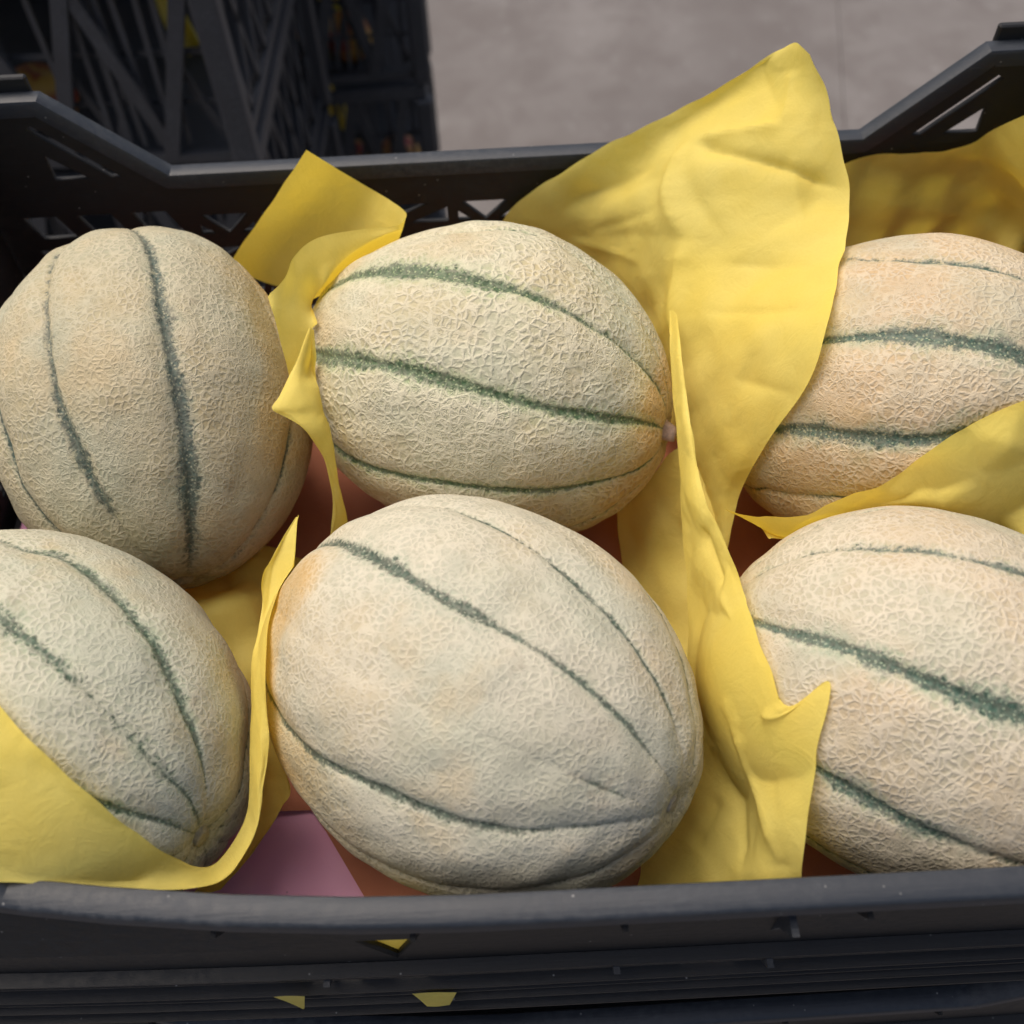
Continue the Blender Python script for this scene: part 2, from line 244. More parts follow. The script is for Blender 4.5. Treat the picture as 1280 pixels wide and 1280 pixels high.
def pink_mat():
    m, nt = mat('pink_liner'); g = N(nt); P = g.obj()
    n = g.noise(P, 25, 4); f = g.noise(P, 700, 2)
    c = g.mix(g.ramp(n, .3, .7), (.84, .40, .60), (.88, .46, .66))
    sp = g.math('MULTIPLY', g.ramp(g.vor(P, 160, 'F1'), .03, .12, 1, 0), g.ramp(g.noise(P, 40, 2), .58, .66))
    c = g.mix(g.math('MULTIPLY', sp, .8), c, (.08, .03, .05))
    g.out(g.bsdf(c, .7, g.bump(f, .2, .0004), .3)); return m
M_PINK = pink_mat()

def concrete_mat():
    m, nt = mat('concrete'); g = N(nt); P = g.geo()
    a = g.noise(P, 1.3, 5, .6); b = g.noise(P, 7, 6, .65, dist=.4); f = g.noise(P, 160, 4, .7)
    c = g.mix(g.ramp(a, .35, .65), (.135, .122, .116), (.185, .172, .165))
    c = g.mix(g.math('MULTIPLY', g.ramp(b, .38, .66), .6), c, (.115, .100, .094))
    c = g.mix(g.math('MULTIPLY', g.ramp(g.noise(P, 20, 5, .7), .56, .75), .5), c, (.26, .255, .25))
    c = g.mix(g.math('MULTIPLY', g.ramp(f, .4, .8), .25), c, (.15, .14, .135))
    sp = g.math('MULTIPLY', g.ramp(g.vor(P, 9, 'F1'), .03, .06, 1, 0), g.ramp(g.noise(P, 3, 2), .5, .6))
    c = g.mix(g.math('MULTIPLY', sp, .55), c, (.07, .05, .05))
    g.out(g.bsdf(c, .75, g.bump(g.math('ADD', f, g.math('MULTIPLY', b, 2)), .3, .002), .3)); return m
M_CON = concrete_mat()

def melon_mat(idx, p):
    """netted rind: pale cork net over buff / grey-green skin, green sutures from the mesh attributes"""
    m, nt = mat('netted_rind'); g = N(nt); P = g.obj()
    Q = g.vmath('ADD', P, (idx * .37, idx * .21, -idx * .13))
    wv = g.noise(Q, 150, 3, .6, out=1)
    warp = g.vmath('SCALE', g.vmath('SUBTRACT', wv, (.5, .5, .5))); warp.node.inputs[3].default_value = .0042
    wv2 = g.noise(Q, 700, 2, .5, out=1)
    warp2 = g.vmath('SCALE', g.vmath('SUBTRACT', wv2, (.5, .5, .5))); warp2.node.inputs[3].default_value = .0010
    V = g.vmath('ADD', g.vmath('ADD', Q, warp), warp2)
    v1 = g.vor(V, p['net']); v2 = g.vor(V, p['net'] * 1.9)
    e1 = g.ramp(v1, .0, .30, 1, 0); e2 = g.ramp(v2, .0, .26, 1, 0)
    part = g.noise(Q, 34, 3, .6)
    dens = g.noise(Q, 90, 3, .6)
    ridge = g.math('MULTIPLY', e1, g.ramp(dens, .30, .55, .45, 1))
    ridge = g.math('MAXIMUM', ridge, g.math('MULTIPLY', g.math('MULTIPLY', e2, .75), g.ramp(part, .42, .62)))
    core, halo, tint, pole = g.attr('core'), g.attr('halo'), g.attr('tint'), g.attr('pole')
    fine = g.noise(Q, 620, 3, .7); med = g.noise(Q, 260, 3, .65); low = g.noise(Q, 22, 3, .55)
    # skin between the net lines
    skin = g.mix(g.ramp(g.math('ADD', low, g.math('MULTIPLY', tint, .35)), .38, .80), p['cool'], p['warm'])
    skin = g.mix(g.ramp(tint, .45, 1.0), skin, p['hot'])
    skin = g.mix(g.math('MULTIPLY', g.ramp(fine, .4, .75), .22), skin, (.20, .16, .09))
    cork = g.mix(g.ramp(low, .3, .7), p['cork'], tuple(x * .93 for x in p['cork']))
    cork = g.mix(g.ramp(tint, .45, 1.1, 0, .75), cork, p['hotcork'])
    # green
    fe = g.noise(Q, 480, 4, .75); pt = g.noise(Q, 95, 2, .5); spk = g.vor(g.vmath('ADD', Q, warp2), 620, 'F1')
    jit = g.math('ADD', g.math('MULTIPLY', g.math('SUBTRACT', med, .5), 1.6), g.math('MULTIPLY', g.math('SUBTRACT', fe, .5), 2.0))
    patchy = g.math('MULTIPLY', g.math('SUBTRACT', pt, .5), .9)
    h = g.ramp(g.math('ADD', g.math('ADD', halo, patchy), g.math('MULTIPLY', jit, .35)), .22, 1.05, 0, .72)
    c = g.mix(h, skin, p['halo'])
    gk = g.ramp(g.math('ADD', g.math('ADD', core, g.math('MULTIPLY', patchy, .6)), g.math('MULTIPLY', jit, .75)), .30, .74)
    gcol = g.mix(g.ramp(fe, .40, .58), tuple(x * .85 for x in p['green']), tuple(x * .38 for x in p['green']))
    gk = g.math('MULTIPLY', gk, g.ramp(spk, .12, .40, .18, 1))
    c = g.mix(g.math('MULTIPLY', gk, .92), c, gcol)
    # net covers skin, and crosses the green more sparsely
    nk = g.math('MULTIPLY', ridge, g.ramp(core, .25, .9, .60, .14))
    c = g.mix(nk, c, cork)
    # dusty bloom and rubbed dirt
    keep = g.ramp(core, .08, .45, 1, .05)
    c = g.mix(g.math('MULTIPLY', g.math('MULTIPLY', g.ramp(g.noise(g.vmath('ADD', Q, (3.1, 0, 0)), 15, 3, .55), .46, .66), .45), keep), c, p['patch'])
    c = g.mix(g.math('MULTIPLY', g.math('MULTIPLY', g.ramp(g.noise(g.vmath('ADD', Q, (0, 5.3, 0)), 19, 4, .6), .50, .70), .48), keep), c, p['tan'])
    c = g.mix(g.math('MULTIPLY', g.ramp(g.noise(Q, 11, 4, .6), .48, .72), .14), c, (.36, .36, .30))
    c = g.mix(g.math('MULTIPLY', g.ramp(g.noise(Q, 46, 4, .7), .62, .74), .30), c, (.22, .17, .11))
    c = g.mix(g.math('MULTIPLY', pole, g.ramp(med, .3, .7, .25, .75)), c, (.17, .15, .08))
    hgt = g.math('ADD', g.math('MULTIPLY', ridge, g.ramp(core, .2, .9, 1, .45)), g.math('MULTIPLY', fine, .22))
    nb = g.bump(hgt, p['bump'], .0011)
    s = g.n('ShaderNodeBsdfPrincipled'); g.set(s, 'Base Color', c); g.set(s, 'Roughness', .58); g.set(s, 'Specular IOR Level', .32); g.set(s, 'Normal', nb)
    g.out(s.outputs[0]); return m

# ---------------------------------------------------------------- ground
JX = .84                                                    # expansion joint runs away from the crates here
for k, (x0, x1) in enumerate(((-14, JX), (JX + .0016, 16))):
    bm = bmesh.new(); bmesh.ops.create_cube(bm, size=1)
    for v in bm.verts: yy = v.co.y * 30 + 8; v.co = ((x0 if v.co.x < 0 else x1) + (.19 * (yy - 2.1) if abs((x0 if v.co.x < 0 else x1) - JX) < .1 else 0), yy, (0 if v.co.z > 0 else -.12))
    o = from_bm('concrete_floor' , bm, M_CON); tag(o, kind='structure')
bm = bmesh.new(); bmesh.ops.create_grid(bm, x_segments=1, y_segments=1, size=40)
for v in bm.verts: v.co.z = -.125
o = from_bm('ground', bm, M_CON); tag(o, kind='structure')

# ---------------------------------------------------------------- crates
HX, HY = .289, .193                                         # half sizes of the wall line
def bow(x, y, z=0.0):
    """the near wall is pushed out of line by the load"""
    if y >= 0: return y
    f = 0.0
    if x < -.02: f = .5 * (x + .02) ** 2
    if x > .16: f += .25 * (x - .16) ** 2
    w = 1 - .85 * min(1, max(0, (-z - .008) / .030))        # full at the rim, the wall below bellies out again
    return y + f * (-y / .193) * w
def top_z(x, y):                                            # profile of the rim: low in the middle of the long sides, raised at the corners
    if abs(abs(y) - HY) < .012 or abs(x) < HX - .03:
        a = abs(x); lo, hi = .184, .236
        return .003 + .047 * min(1, max(0, (a - lo) / (hi - lo)))
    a = abs(y); lo, hi = .105, .150
    return .003 + .047 * min(1, max(0, (a - lo) / (hi - lo)))
def perimeter(inset=0):
    pts = []; r = .018; hx, hy = HX - inset, HY - inset
    def arc(cx, cy, a0):
        for k in range(7):
            a = math.radians(a0 + 90 * k / 6); pts.append((cx + r * math.cos(a), cy + r * math.sin(a)))
    xs = [-.255, -.24, -.236, -.228, -.20, -.19, -.184, -.176, -.15, -.11, -.07, -.035, 0, .035, .07, .11, .15, .176, .184, .19, .20, .228, .236, .24, .255]
    ys = [-.165, -.152, -.15, -.145, -.11, -.105, -.1, -.05, 0, .05, .1, .105, .11, .145, .15, .152, .165]
    for x in xs: pts.append((x, -hy))
    arc(hx - r, -hy + r, -90)
    for y in ys: pts.append((hx, y))
    arc(hx - r, hy - r, 0)
    for x in reversed(xs): pts.append((x, hy))
    arc(-hx + r, hy - r, 90)
    for y in reversed(ys): pts.append((-hx, y))
    arc(-hx + r, -hy + r, 180)
    return pts
def sweep(name, material, parent, zf, prof, inset=0, smooth=True):
    """carry a closed cross-section (out, up) round the crate"""
    pts = [Vector((x, bow(x, y, min(0, zf(x, y) - .135)), zf(x, y))) for x, y in perimeter(inset)]
    n = len(pts); bm = bmesh.new(); rings = []
    for i, p in enumerate(pts):
        t = (pts[(i + 1) % n] - pts[i - 1]).normalized()
        out = Vector((t.y, -t.x, 0)).normalized(); up = out.cross(t) * -1
        if up.z < 0: up = -up
        rings.append([bm.verts.new(p + out * a + up * b) for a, b in prof])
    k = len(prof)
    for i in range(n):
        A, B = rings[i], rings[(i + 1) % n]
        for j in range(k): bm.faces.new((A[j], A[(j + 1) % k], B[(j + 1) % k], B[j]))
    bmesh.ops.recalc_face_normals(bm, faces=bm.faces)
    o = from_bm(name, bm, material, parent)
    me = o.data
    if smooth:
        me.polygons.foreach_set('use_smooth', [True] * len(me.polygons)); me.set_sharp_from_angle(angle=math.radians(38))
    return o
def panel(name, outline, holes, thick, place, material, parent):
    """flat moulded wall with real openings: outline and holes are (u, v) loops"""
    cu = bpy.data.curves.new(name, 'CURVE'); cu.dimensions = '2D'; cu.fill_mode = 'BOTH'; cu.extrude = thick / 2
    for loop in [outline] + holes:
        s = cu.splines.new('POLY'); s.points.add(len(loop) - 1); s.use_cyclic_u = True
        for q, (u, v) in zip(s.points, loop): q.co = (u, v, 0, 1)
    tmp = bpy.data.objects.new('tmp', cu); C.objects.link(tmp)
    dg = bpy.context.evaluated_depsgraph_get(); dg.update()
    me = bpy.data.meshes.new_from_object(tmp.evaluated_get(dg)); bpy.data.objects.remove(tmp); bpy.data.curves.remove(cu)
    bm = bmesh.new(); bm.from_mesh(me); bpy.data.meshes.remove(me)
    bmesh.ops.remove_doubles(bm, verts=bm.verts, dist=1e-5)
    for k in range(-14, 15):                                # cut across so that the wall can follow the bow
        bmesh.ops.bisect_plane(bm, geom=bm.verts[:] + bm.edges[:] + bm.faces[:], plane_co=(k * .02 + .0003, 0, 0), plane_no=(1, 0, 0))
    for zc in (-.009, -.016, -.023, -.030, -.038, .012):
        bmesh.ops.bisect_plane(bm, geom=bm.verts[:] + bm.edges[:] + bm.faces[:], plane_co=(0, zc + .0002, 0), plane_no=(0, 1, 0))
    for v in bm.verts:
        x, y, z = place(v.co.x, v.co.y, v.co.z); v.co = (x, bow(x, y, z - .135), z)
    bmesh.ops.recalc_face_normals(bm, faces=bm.faces)
    return from_bm(name, bm, material, parent)
def subdiv(loop, step=.03):
    out = []
    for (a, b), (c, d) in zip(loop, loop[1:] + loop[:1]):
        k = max(1, int(math.hypot(c - a, d - b) / step))
        out += [(a + (c - a) * i / k, b + (d - b) * i / k) for i in range(k)]
    return out
def tri_rows(rows, x0, x1, cell, rng):
    hs = []
    for (zt, zb, ph) in rows:
        n = int((x1 - x0) / cell)
        for i in range(n):
            a = x0 + i * cell + .0028; b = x0 + (i + 1) * cell - .0028; mid = (a + b) / 2; w = .0026
            if (i + ph) % 2 == 0:
                hs.append([(a + .002, zt), (b - .002, zt), (mid, zb)])
                hs.append([(a, zt - .006), (mid - .007, zb), (a, zb)]); hs.append([(b, zt - .006), (b, zb), (mid + .007, zb)])
            else:
                hs.append([(a, zt), (b - .009, zt), (a, zb + .004)]); hs.append([(b, zt - .003), (b, zb), (a + .008, zb)])
    return hs
def make_crate(detail=True):
    root = empty('produce_crate', (0, 0, 0))
    Z = .135                                                # local z of the rim line above the crate's foot
    rng = random.Random(3)
    hx = HX - .002
    outl = [(-hx, .046), (-.236, .046), (-.184, -.001), (.184, -.001), (.236, .046), (hx, .046), (hx, -.128), (-hx, -.128)]
    rows = [(-.024, -.037, 0), (-.047, -.062, 1), (-.072, -.104, 0)]
    holes = tri_rows(rows, -.180, .180, .036, rng)
    front = [[(x, -.031), (x + .0215, -.031), (x + .012, -.058)] for x in (-.0745,)] + tri_rows([(-.072, -.104, 0)], -.180, .180, .036, rng)
    back = holes; holes = []
    for s in (-1, 1):
        holes.append([(s * .2090, .0035), (s * .2145, .0035), (s * .2480, .0345), (s * .2445, .0365)])
        holes.append([(s * .2260, .0035), (s * .2445, .0035), (s * .2445, .0190)])
        for zt, zb in ((-.020, -.035), (-.043, -.062), (-.072, -.104)):
            for q in (.186, .216, .246): holes.append([(s * q, zb), (s * (q + .019), zb), (s * (q + .026), zt), (s * (q + .007), zt)])
    corner = holes; ccw = lambda hs: [h if sum(h[i][0] * h[(i + 1) % len(h)][1] - h[(i + 1) % len(h)][0] * h[i][1] for i in range(len(h))) > 0 else h[::-1] for h in hs]
    for sy in (1, -1):
        panel('long_wall', subdiv(outl), ccw(back + corner if sy > 0 else front), .0032, lambda u, v, w_, sy=sy: (u, sy * (HY - .001) + w_, v + Z), M_CR, root)
    hy = HY - .004
    outl2 = [(-hy, .046), (-.150, .046), (-.105, -.001), (.105, -.001), (.150, .046), (hy, .046), (hy, -.128), (-hy, -.128)]
    holes2 = tri_rows([(-.043, -.062, 1), (-.072, -.104, 0)], -.108, .108, .036, rng) + [[(-.05, -.014), (-.05, -.032), (.05, -.032), (.05, -.014)]]
    holes2 = [h if sum(h[i][0] * h[(i + 1) % len(h)][1] - h[(i + 1) % len(h)][0] * h[i][1] for i in range(len(h))) > 0 else h[::-1] for h in holes2]
    for sx in (1, -1):
        panel('end_wall', subdiv(outl2), holes2, .0032, lambda u, v, w_, sx=sx: (sx * (HX - .001) + w_, u, v + Z), M_CR, root)
    rp = [(-.0040, -.008), (-.0046, -.0006), (-.0040, .0008), (-.002, .0014), (.0042, .0012), (.0054, .0004), (.0058, -.0008), (.0058, -.0062), (.0046, -.0062), (.0044, -.0045), (.0016, -.003), (-.0022, -.003), (-.0022, -.008)]
    sweep('rim', M_RIM, root, lambda x, y: top_z(x, y) + Z, rp)
    for k, (z, dep, th) in enumerate(((-.0635, .0058, .0014), (-.0700, .0050, .0010), (-.0860, .0066, .0014), (-.0960, .0060, .0012), (-.1050, .0074, .0014), (-.1200, .0084, .0016))):
        sweep('rib', M_CR, root, lambda x, y, z=z, k=k: z + Z + .0010 * math.sin(x * 9 + k * 2.1) * (k % 2) + .006 * x * (k % 3 - 1), [(.0008, 0), (dep, -.0008), (dep, th - .0008), (.0008, th)])
    # foot ledge that drops into the crate below
    sweep('foot_ledge', M_CR, root, lambda x, y: .004, [(-.004, -.003), (.004, -.003), (.0046, .006), (-.004, .006)], inset=.006)
    bm = bmesh.new(); bmesh.ops.create_cube(bm, size=1)
    for v in bm.verts:
        x, y = v.co.x * 2 * (HX - .006), v.co.y * 2 * (HY - .006); v.co = (x, bow(x, y, -.1) + (.0 if y > 0 else .003), .021 if v.co.z > 0 else .006)
    from_bm('bottom', bm, M_CR, root)
    for sx in (-1, 1):
        for sy in (-1, 1):                                  # raised stacking lug on each corner, behind the rim
            bm = bmesh.new()
            L_ = [(.240, .1975), (.240, .2015), (.2965, .2015), (.2965, .150), (.2925, .150), (.2925, .1975)]
            lo = [bm.verts.new((sx * x, bow(sx * x, sy * y), Z + .036)) for x, y in L_]; hi = [bm.verts.new((v.co.x, v.co.y, Z + .0585)) for v in lo]
            bm.faces.new(lo); bm.faces.new(hi[::-1])
            for i in range(6): bm.faces.new((lo[i], lo[(i + 1) % 6], hi[(i + 1) % 6], hi[i]))
            bmesh.ops.recalc_face_normals(bm, faces=bm.faces)
            bmesh.ops.bevel(bm, geom=bm.edges[:], offset=.0008, segments=1, affect='EDGES')
            from_bm('stacking_lug', bm, M_CR, root)
    for sy in (-1, 1):                                      # gussets under the rim
        for x in (-.206, -.118, -.052, .018, .0985, .172, .23):
            bm = bmesh.new(); y0 = bow(x, sy * HY); o_ = sy
            a = [(x - .0008, y0 + o_ * .0008, Z - .010), (x - .0008, y0 + o_ * .0066, Z - .010), (x - .0008, y0 + o_ * .0008, Z - .024)]
            b = [(p[0] + .0018, p[1], p[2]) for p in a]
            A = [bm.verts.new(p) for p in a]; B = [bm.verts.new(p) for p in b]
            bm.faces.new(A); bm.faces.new(B[::-1])
            for i in range(3): bm.faces.new((A[i], B[i], B[(i + 1) % 3], A[(i + 1) % 3]))
            bmesh.ops.recalc_face_normals(bm, faces=bm.faces)
            from_bm('gusset', bm, M_CR, root)
    for x, zt, zb, dep in ((.0735, -.012, -.048, .0105), (.0750, -.067, -.094, .0088), (-.090, -.067, -.088, .0078), (.0180, -.067, -.090, .0082)):
        bm = bmesh.new(); y0 = bow(x, -HY, zt)
        a = [(x - .0012, y0, Z + zt), (x - .0012, y0 - dep, Z + zt), (x - .0012, y0 - dep * .3, Z + (zt + zb) / 2), (x - .0012, y0, Z + zb)]
        A = [bm.verts.new(p) for p in a]; B = [bm.verts.new((p[0] + .0024, p[1], p[2])) for p in a]
        bm.faces.new(A); bm.faces.new(B[::-1])
        for i in range(4): bm.faces.new((A[i], B[i], B[(i + 1) % 4], A[(i + 1) % 4]))
        bmesh.ops.recalc_face_normals(bm, faces=bm.faces); from_bm('gusset', bm, M_RIM, root)
    return root
crate = make_crate()
crate.location = (0, 0, RIM - .135)
tag(crate, 'open black plastic crate holding the six melons, top of the near stack', 'crate', 'crates of the near stack')
below = ['black plastic crate directly under the open melon crate', 'black plastic crate second below the melon crate, at bottom edge of photo',
         'black plastic crate third below the melon crate', 'black plastic crate standing one above the lowest', 'lowest black plastic crate of the near stack on the floor']
offs = [(.0045, -.0035, .012), (-.006, -.0185, .034), (.004, -.006, -.004), (-.003, .002, .006), (.002, -.002, -.003)]
lower = []
for k in range(5):
    c = copy_tree(crate); dx, dy, rz = offs[k]
    c.location = (dx, dy, RIM - .135 - .19 * (k + 1)); c.rotation_euler = (0, 0, rz); c['label'] = below[k]; lower.append(c)

# pink liner on the crate's bottom
bm = bmesh.new(); bmesh.ops.create_grid(bm, x_segments=60, y_segments=40, size=1)
for v in bm.verts:
    x, y = v.co.x * .278, v.co.y * .1765 + .0045
    v.co = (x, bow(x, y, -.11), RIM - .1110 + .0005 * math.sin(x * 31 + y * 17) + .0003 * math.sin(y * 53 - x * 21))
o = from_bm('liner_sheet', bm, M_PINK, smooth=True)
tag(o, 'pink liner sheet on the bottom of the melon crate under the melons', 'liner')

m2, nt2 = mat('salmon_shade'); g2_ = N(nt2); P2 = g2_.obj()  # salmon colour carries the reddish shade and bounced light of the gaps
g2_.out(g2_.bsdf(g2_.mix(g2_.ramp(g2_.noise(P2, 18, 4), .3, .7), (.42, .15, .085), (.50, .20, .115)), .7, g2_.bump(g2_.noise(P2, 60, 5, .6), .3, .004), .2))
bm = bmesh.new(); bmesh.ops.create_grid(bm, x_segments=80, y_segments=60, size=1)  # added sheet, stands in for tissue and shade over the liner
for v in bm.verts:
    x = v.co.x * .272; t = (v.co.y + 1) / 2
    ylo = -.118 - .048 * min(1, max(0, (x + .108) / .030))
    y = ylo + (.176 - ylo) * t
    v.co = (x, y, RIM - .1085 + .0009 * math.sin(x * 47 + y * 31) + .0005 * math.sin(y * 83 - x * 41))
o = from_bm('liner_shade_sheet', bm, m2, smooth=True)
tag(o, 'salmon orange sheet added over the pink liner for the tissue and reddish shade under the melons', 'paper')

# ---------------------------------------------------------------- melons
def rnoise(seed, p, freq, n=14):
    r = np.random.RandomState(seed); out = np.zeros(len(p))
    for i in range(n):
        k = r.normal(size=3); k = k / np.linalg.norm(k) * freq * r.uniform(.6, 1.5)
        out += np.sin(p @ k + r.uniform(0, 6.28))
    return out / math.sqrt(n / 2)
STR = {
 1: [[(150,.6,2),(110,.85,2.8),(80,.95,4),(50,1,5.),(30,.85,3.6),(12,.4,2)], [(140,.5,1.6),(105,.62,2.0),(85,.75,2.6),(65,1,4),(50,.8,4),(35,.2,4)], [(90,.9,1.4),(60,1,1.5),(35,.5,2)], [(75,.1,2),(66,.9,1.6),(54,.9,1.8),(46,.3,2),(30,.4,4)]],
 2: [[(150,.8,3),(118,1,4.6),(97,1,4.2),(75,.85,3),(50,.6,2),(25,.7,1.4)], [(140,1,3.4),(107,1,3.8),(80,.95,3),(50,1,2.6),(30,1,1.7),(12,.8,1)], [(121,1,2.6),(84,.95,2.2),(50,.8,2.2),(20,.7,1)], [(110,.4,1.3),(80,.55,1.3),(50,.45,1.1),(20,.5,1)]],
 3: [[(100,.5,1.8),(60,.7,2.6)], [(100,.95,1.8),(88,1,2.2),(63,1,4.0),(36,1,4.6)], [(109,.9,2.4),(92,1,3.6),(64,1,4.0)], [(140,.7,1),(100,.7,1)]],
 4: [[(110,.5,4),(90,.7,3.4),(60,.85,2.4),(30,1,1.4),(19,.5,1)], [(90,.9,3.2),(72,.7,4),(50,.42,4),(30,.6,2.6),(17,.8,1.1)], [(40,1,1.3),(20,.8,1.3)], [(60,.3,1),(25,.6,1)]],
 5: [[(134,.75,2.4),(108,.95,2.9),(85,1,2.9),(67,.9,2.2),(60,.62,1.8),(52,.95,1.5),(34,1,1.2),(22,.5,1)], [(113,.3,1.2),(91,.85,1.3),(80,.35,1.4),(73,.8,1.4),(50,.8,1.3),(30,1,1.1),(22,.3,1)], [(118,.9,2),(98,1,2.7),(80,1,2.7),(62,.8,2.2),(48,.75,1.8),(31,.5,1.5)], [(110,.5,2),(50,.45,2)]],
 6: [[(141,.5,1.6),(117,.7,1.8),(103,.6,2),(89,.8,2.4)], [(136,1,2),(123,1,2.9),(108,1,3.4),(82,1,3.8)], [(116,1,2.4),(104,1,3.2),(91,.9,3.4),(76,.5,3.4)]],
}
# world directions of warm patches (where the rind is orange) : (dir, cos lo, cos hi, amount), plus a base tint
TINT = {
 1: (.10, [((.95, .15, .1), .55, .9, .75), ((-.3, -.6, -.7), .5, .95, .35)]),
 2: (.02, [((.85, -.35, -.25), .62, .95, .95), ((-.55, -.6, -.6), .45, .95, .60)]),
 3: (.14, [((-.6, -.6, -.3), .2, .95, .55), ((-.8, .2, .5), .3, .95, .35)]),
 4: (-.18, []),
 5: (-.06, [((-.97, .05, .15), .50, .92, 1.0), ((.80, .50, .0), .55, .98, .65)]),
 6: (.08, [((-.9, .1, -.2), .5, .95, .45), ((.3, -.6, -.7), .3, .9, .45)]),
}
base = dict(net=290, cool=(.43, .42, .30), warm=(.51, .41, .245), hot=(.53, .33, .11), cork=(.67, .61, .46), hotcork=(.64, .46, .22), halo=(.27, .37, .24), green=(.06, .13, .085), bump=.62, patch=(.38, .40, .30), tan=(.53, .39, .20))
VAR = {
 1: dict(warm=(.44, .35, .18), cool=(.38, .36, .24), cork=(.60, .53, .37), green=(.045, .095, .08), halo=(.27, .31, .22), net=325, bump=.42),
 2: dict(warm=(.53, .43, .22), cool=(.50, .48, .32), cork=(.76, .69, .51), green=(.05, .13, .05), halo=(.30, .42, .18), net=262, bump=.55),
 3: dict(warm=(.55, .38, .20), cool=(.51, .42, .27), cork=(.70, .61, .45), green=(.035, .11, .085), halo=(.22, .36, .23), net=320, bump=.48),
 4: dict(warm=(.46, .40, .26), cool=(.42, .42, .30), cork=(.66, .62, .48), green=(.06, .125, .075), halo=(.25, .35, .21), net=340, bump=.34),
 5: dict(warm=(.52, .43, .27), cool=(.46, .44, .33), cork=(.68, .62, .48), green=(.06, .11, .075), halo=(.31, .37, .26), net=345, bump=.34),
 6: dict(warm=(.55, .41, .24), cool=(.46, .42, .30), cork=(.70, .62, .48), green=(.04, .11, .08), halo=(.24, .36, .23), net=325, bump=.42),
}
LAB = {
 1: 'buff netted melon at the back left with one wide speckled green stripe running down it',
 2: 'pale netted melon at the back centre lying sideways with its pinkish stem stub showing',
 3: 'peach tinted netted melon at the back right, half covered by yellow paper',
 4: 'grey green netted melon at the front left with yellow paper over its lower side',
 5: 'largest netted melon at the front centre with thin broken dark green lines',
 6: 'netted melon at the front right with a thick dark blue green stripe',
}
def make_melon(i):
    d = MELONS[i]; a, b = d['a'], d['b']; ax = Vector(d['ax']).normalized(); e1 = ax.cross(Vector((0, 0, 1))).normalized(); e2 = ax.cross(e1)
    rot = np.array([list(e1), list(e2), list(ax)]).T
    NT, NP = 260, 400
    th = np.linspace(0, math.pi, NT + 1)[1:-1]; ph = np.linspace(-math.pi, math.pi, NP, endpoint=False)
    T, Pp = np.meshgrid(th, ph, indexing='ij'); T = T.ravel(); Pp = Pp.ravel()
    T = np.concatenate([[0], T, [math.pi]]); Pp = np.concatenate([[0], Pp, [0]])
    unit = np.stack([np.sin(T) * np.cos(Pp), np.sin(T) * np.sin(Pp), np.cos(T)], 1)
    core = np.zeros(len(T)); halo = core.copy(); groove = core.copy()
    stripes = []
    for s, prof in zip(d['st'], STR[i]):
        t = np.radians([q[0] for q in s][::-1]); f = np.unwrap(np.radians([q[1] for q in s][::-1])); stripes.append((t, f, sorted(prof)))
    mids = sorted([math.degrees(np.median(s[1])) % 360 for s in stripes])
    hid = []
    for q, (m0, m1) in enumerate(zip(mids, mids[1:] + [mids[0] + 360])):
        k = round((m1 - m0) / 37) if m1 - m0 > 80 else 1
        for j in range(1, k): hid.append(m0 + (m1 - m0) * j / k)
    if i == 5: stripes.append((np.array([.3, 2.]), np.radians([-60., -60.]), [(20, .2, 1.2), (30, .75, 1.3), (38, .6, 1.6), (44, .1, 1.4), (120, 0, 1)]))
    for hdeg in hid:
        stripes.append((np.array([.5, 2.6]), np.radians([hdeg, hdeg]), [(20, .6, 1.4), (90, .8, 2.4), (150, .6, 1.6)]))
    for q, (t, f, prof) in enumerate(stripes):
        fs = np.interp(T, t, f) + .022 * np.sin(T * 5 + q * 1.7) * .5
        dphi = (Pp - fs + math.pi) % (2 * math.pi) - math.pi
        dist = np.abs(dphi) * np.sin(T) * b * 1000
        dg = np.degrees(T)
        st = np.interp(dg, [0] + [p[0] for p in prof] + [180], [prof[0][1] * .5] + [p[1] for p in prof] + [prof[-1][1] * .5])
        wd = np.interp(dg, [p[0] for p in prof], [p[2] for p in prof])
        wob = 1 + .35 * rnoise(50 + i * 7 + q, unit, 16)
        wd2 = wd * (1.12 if i != 5 else 1.0) * np.clip(wob, .75, 1.2)
        core = np.maximum(core, st * np.exp(-(dist / wd2) ** 2))
        core = np.maximum(core, 1.25 * st * np.exp(-(dist / (.45 + .22 * wd2)) ** 2))
        halo = np.maximum(halo, st * np.exp(-(dist / (wd2 * 1.7 + 1.2)) ** 2) * .9)
        gs = .35 if (i == 5 and q >= 4) else 1.0
        groove = np.maximum(groove, gs * np.exp(-(dist / 6.5) ** 2) * (.45 + .55 * st) * np.minimum(1, np.sin(T) * 2.2) + gs * .5 * np.exp(-(dist / 1.6) ** 2) * np.minimum(1, np.sin(T) * 2.2))
    lump = rnoise(i * 11, unit, 3.2) * .0009 + rnoise(i * 11 + 1, unit, 8) * .00038 + rnoise(i * 11 + 2, unit, 26, 22) * .00014
    r = 1.0
    pos = unit * np.array([b, b, a])
    nrm = unit / np.array([b, b, a]); nrm /= np.linalg.norm(nrm, axis=1)[:, None]
    pos = pos + nrm * (lump * 1.45 - groove * (.0021 if i == 1 else .0016) + .0007)[:, None]
    dimple = np.exp(-(np.degrees(T) / 7.5) ** 2) * .004 + np.exp(-((180 - np.degrees(T)) / 8) ** 2) * .003
    pos -= nrm * dimple[:, None]
    wdir = nrm @ rot.T
    tb, pats = TINT[i]; tint = np.full(len(T), tb)
    jig = .10 * rnoise(i + 90, unit, 7)
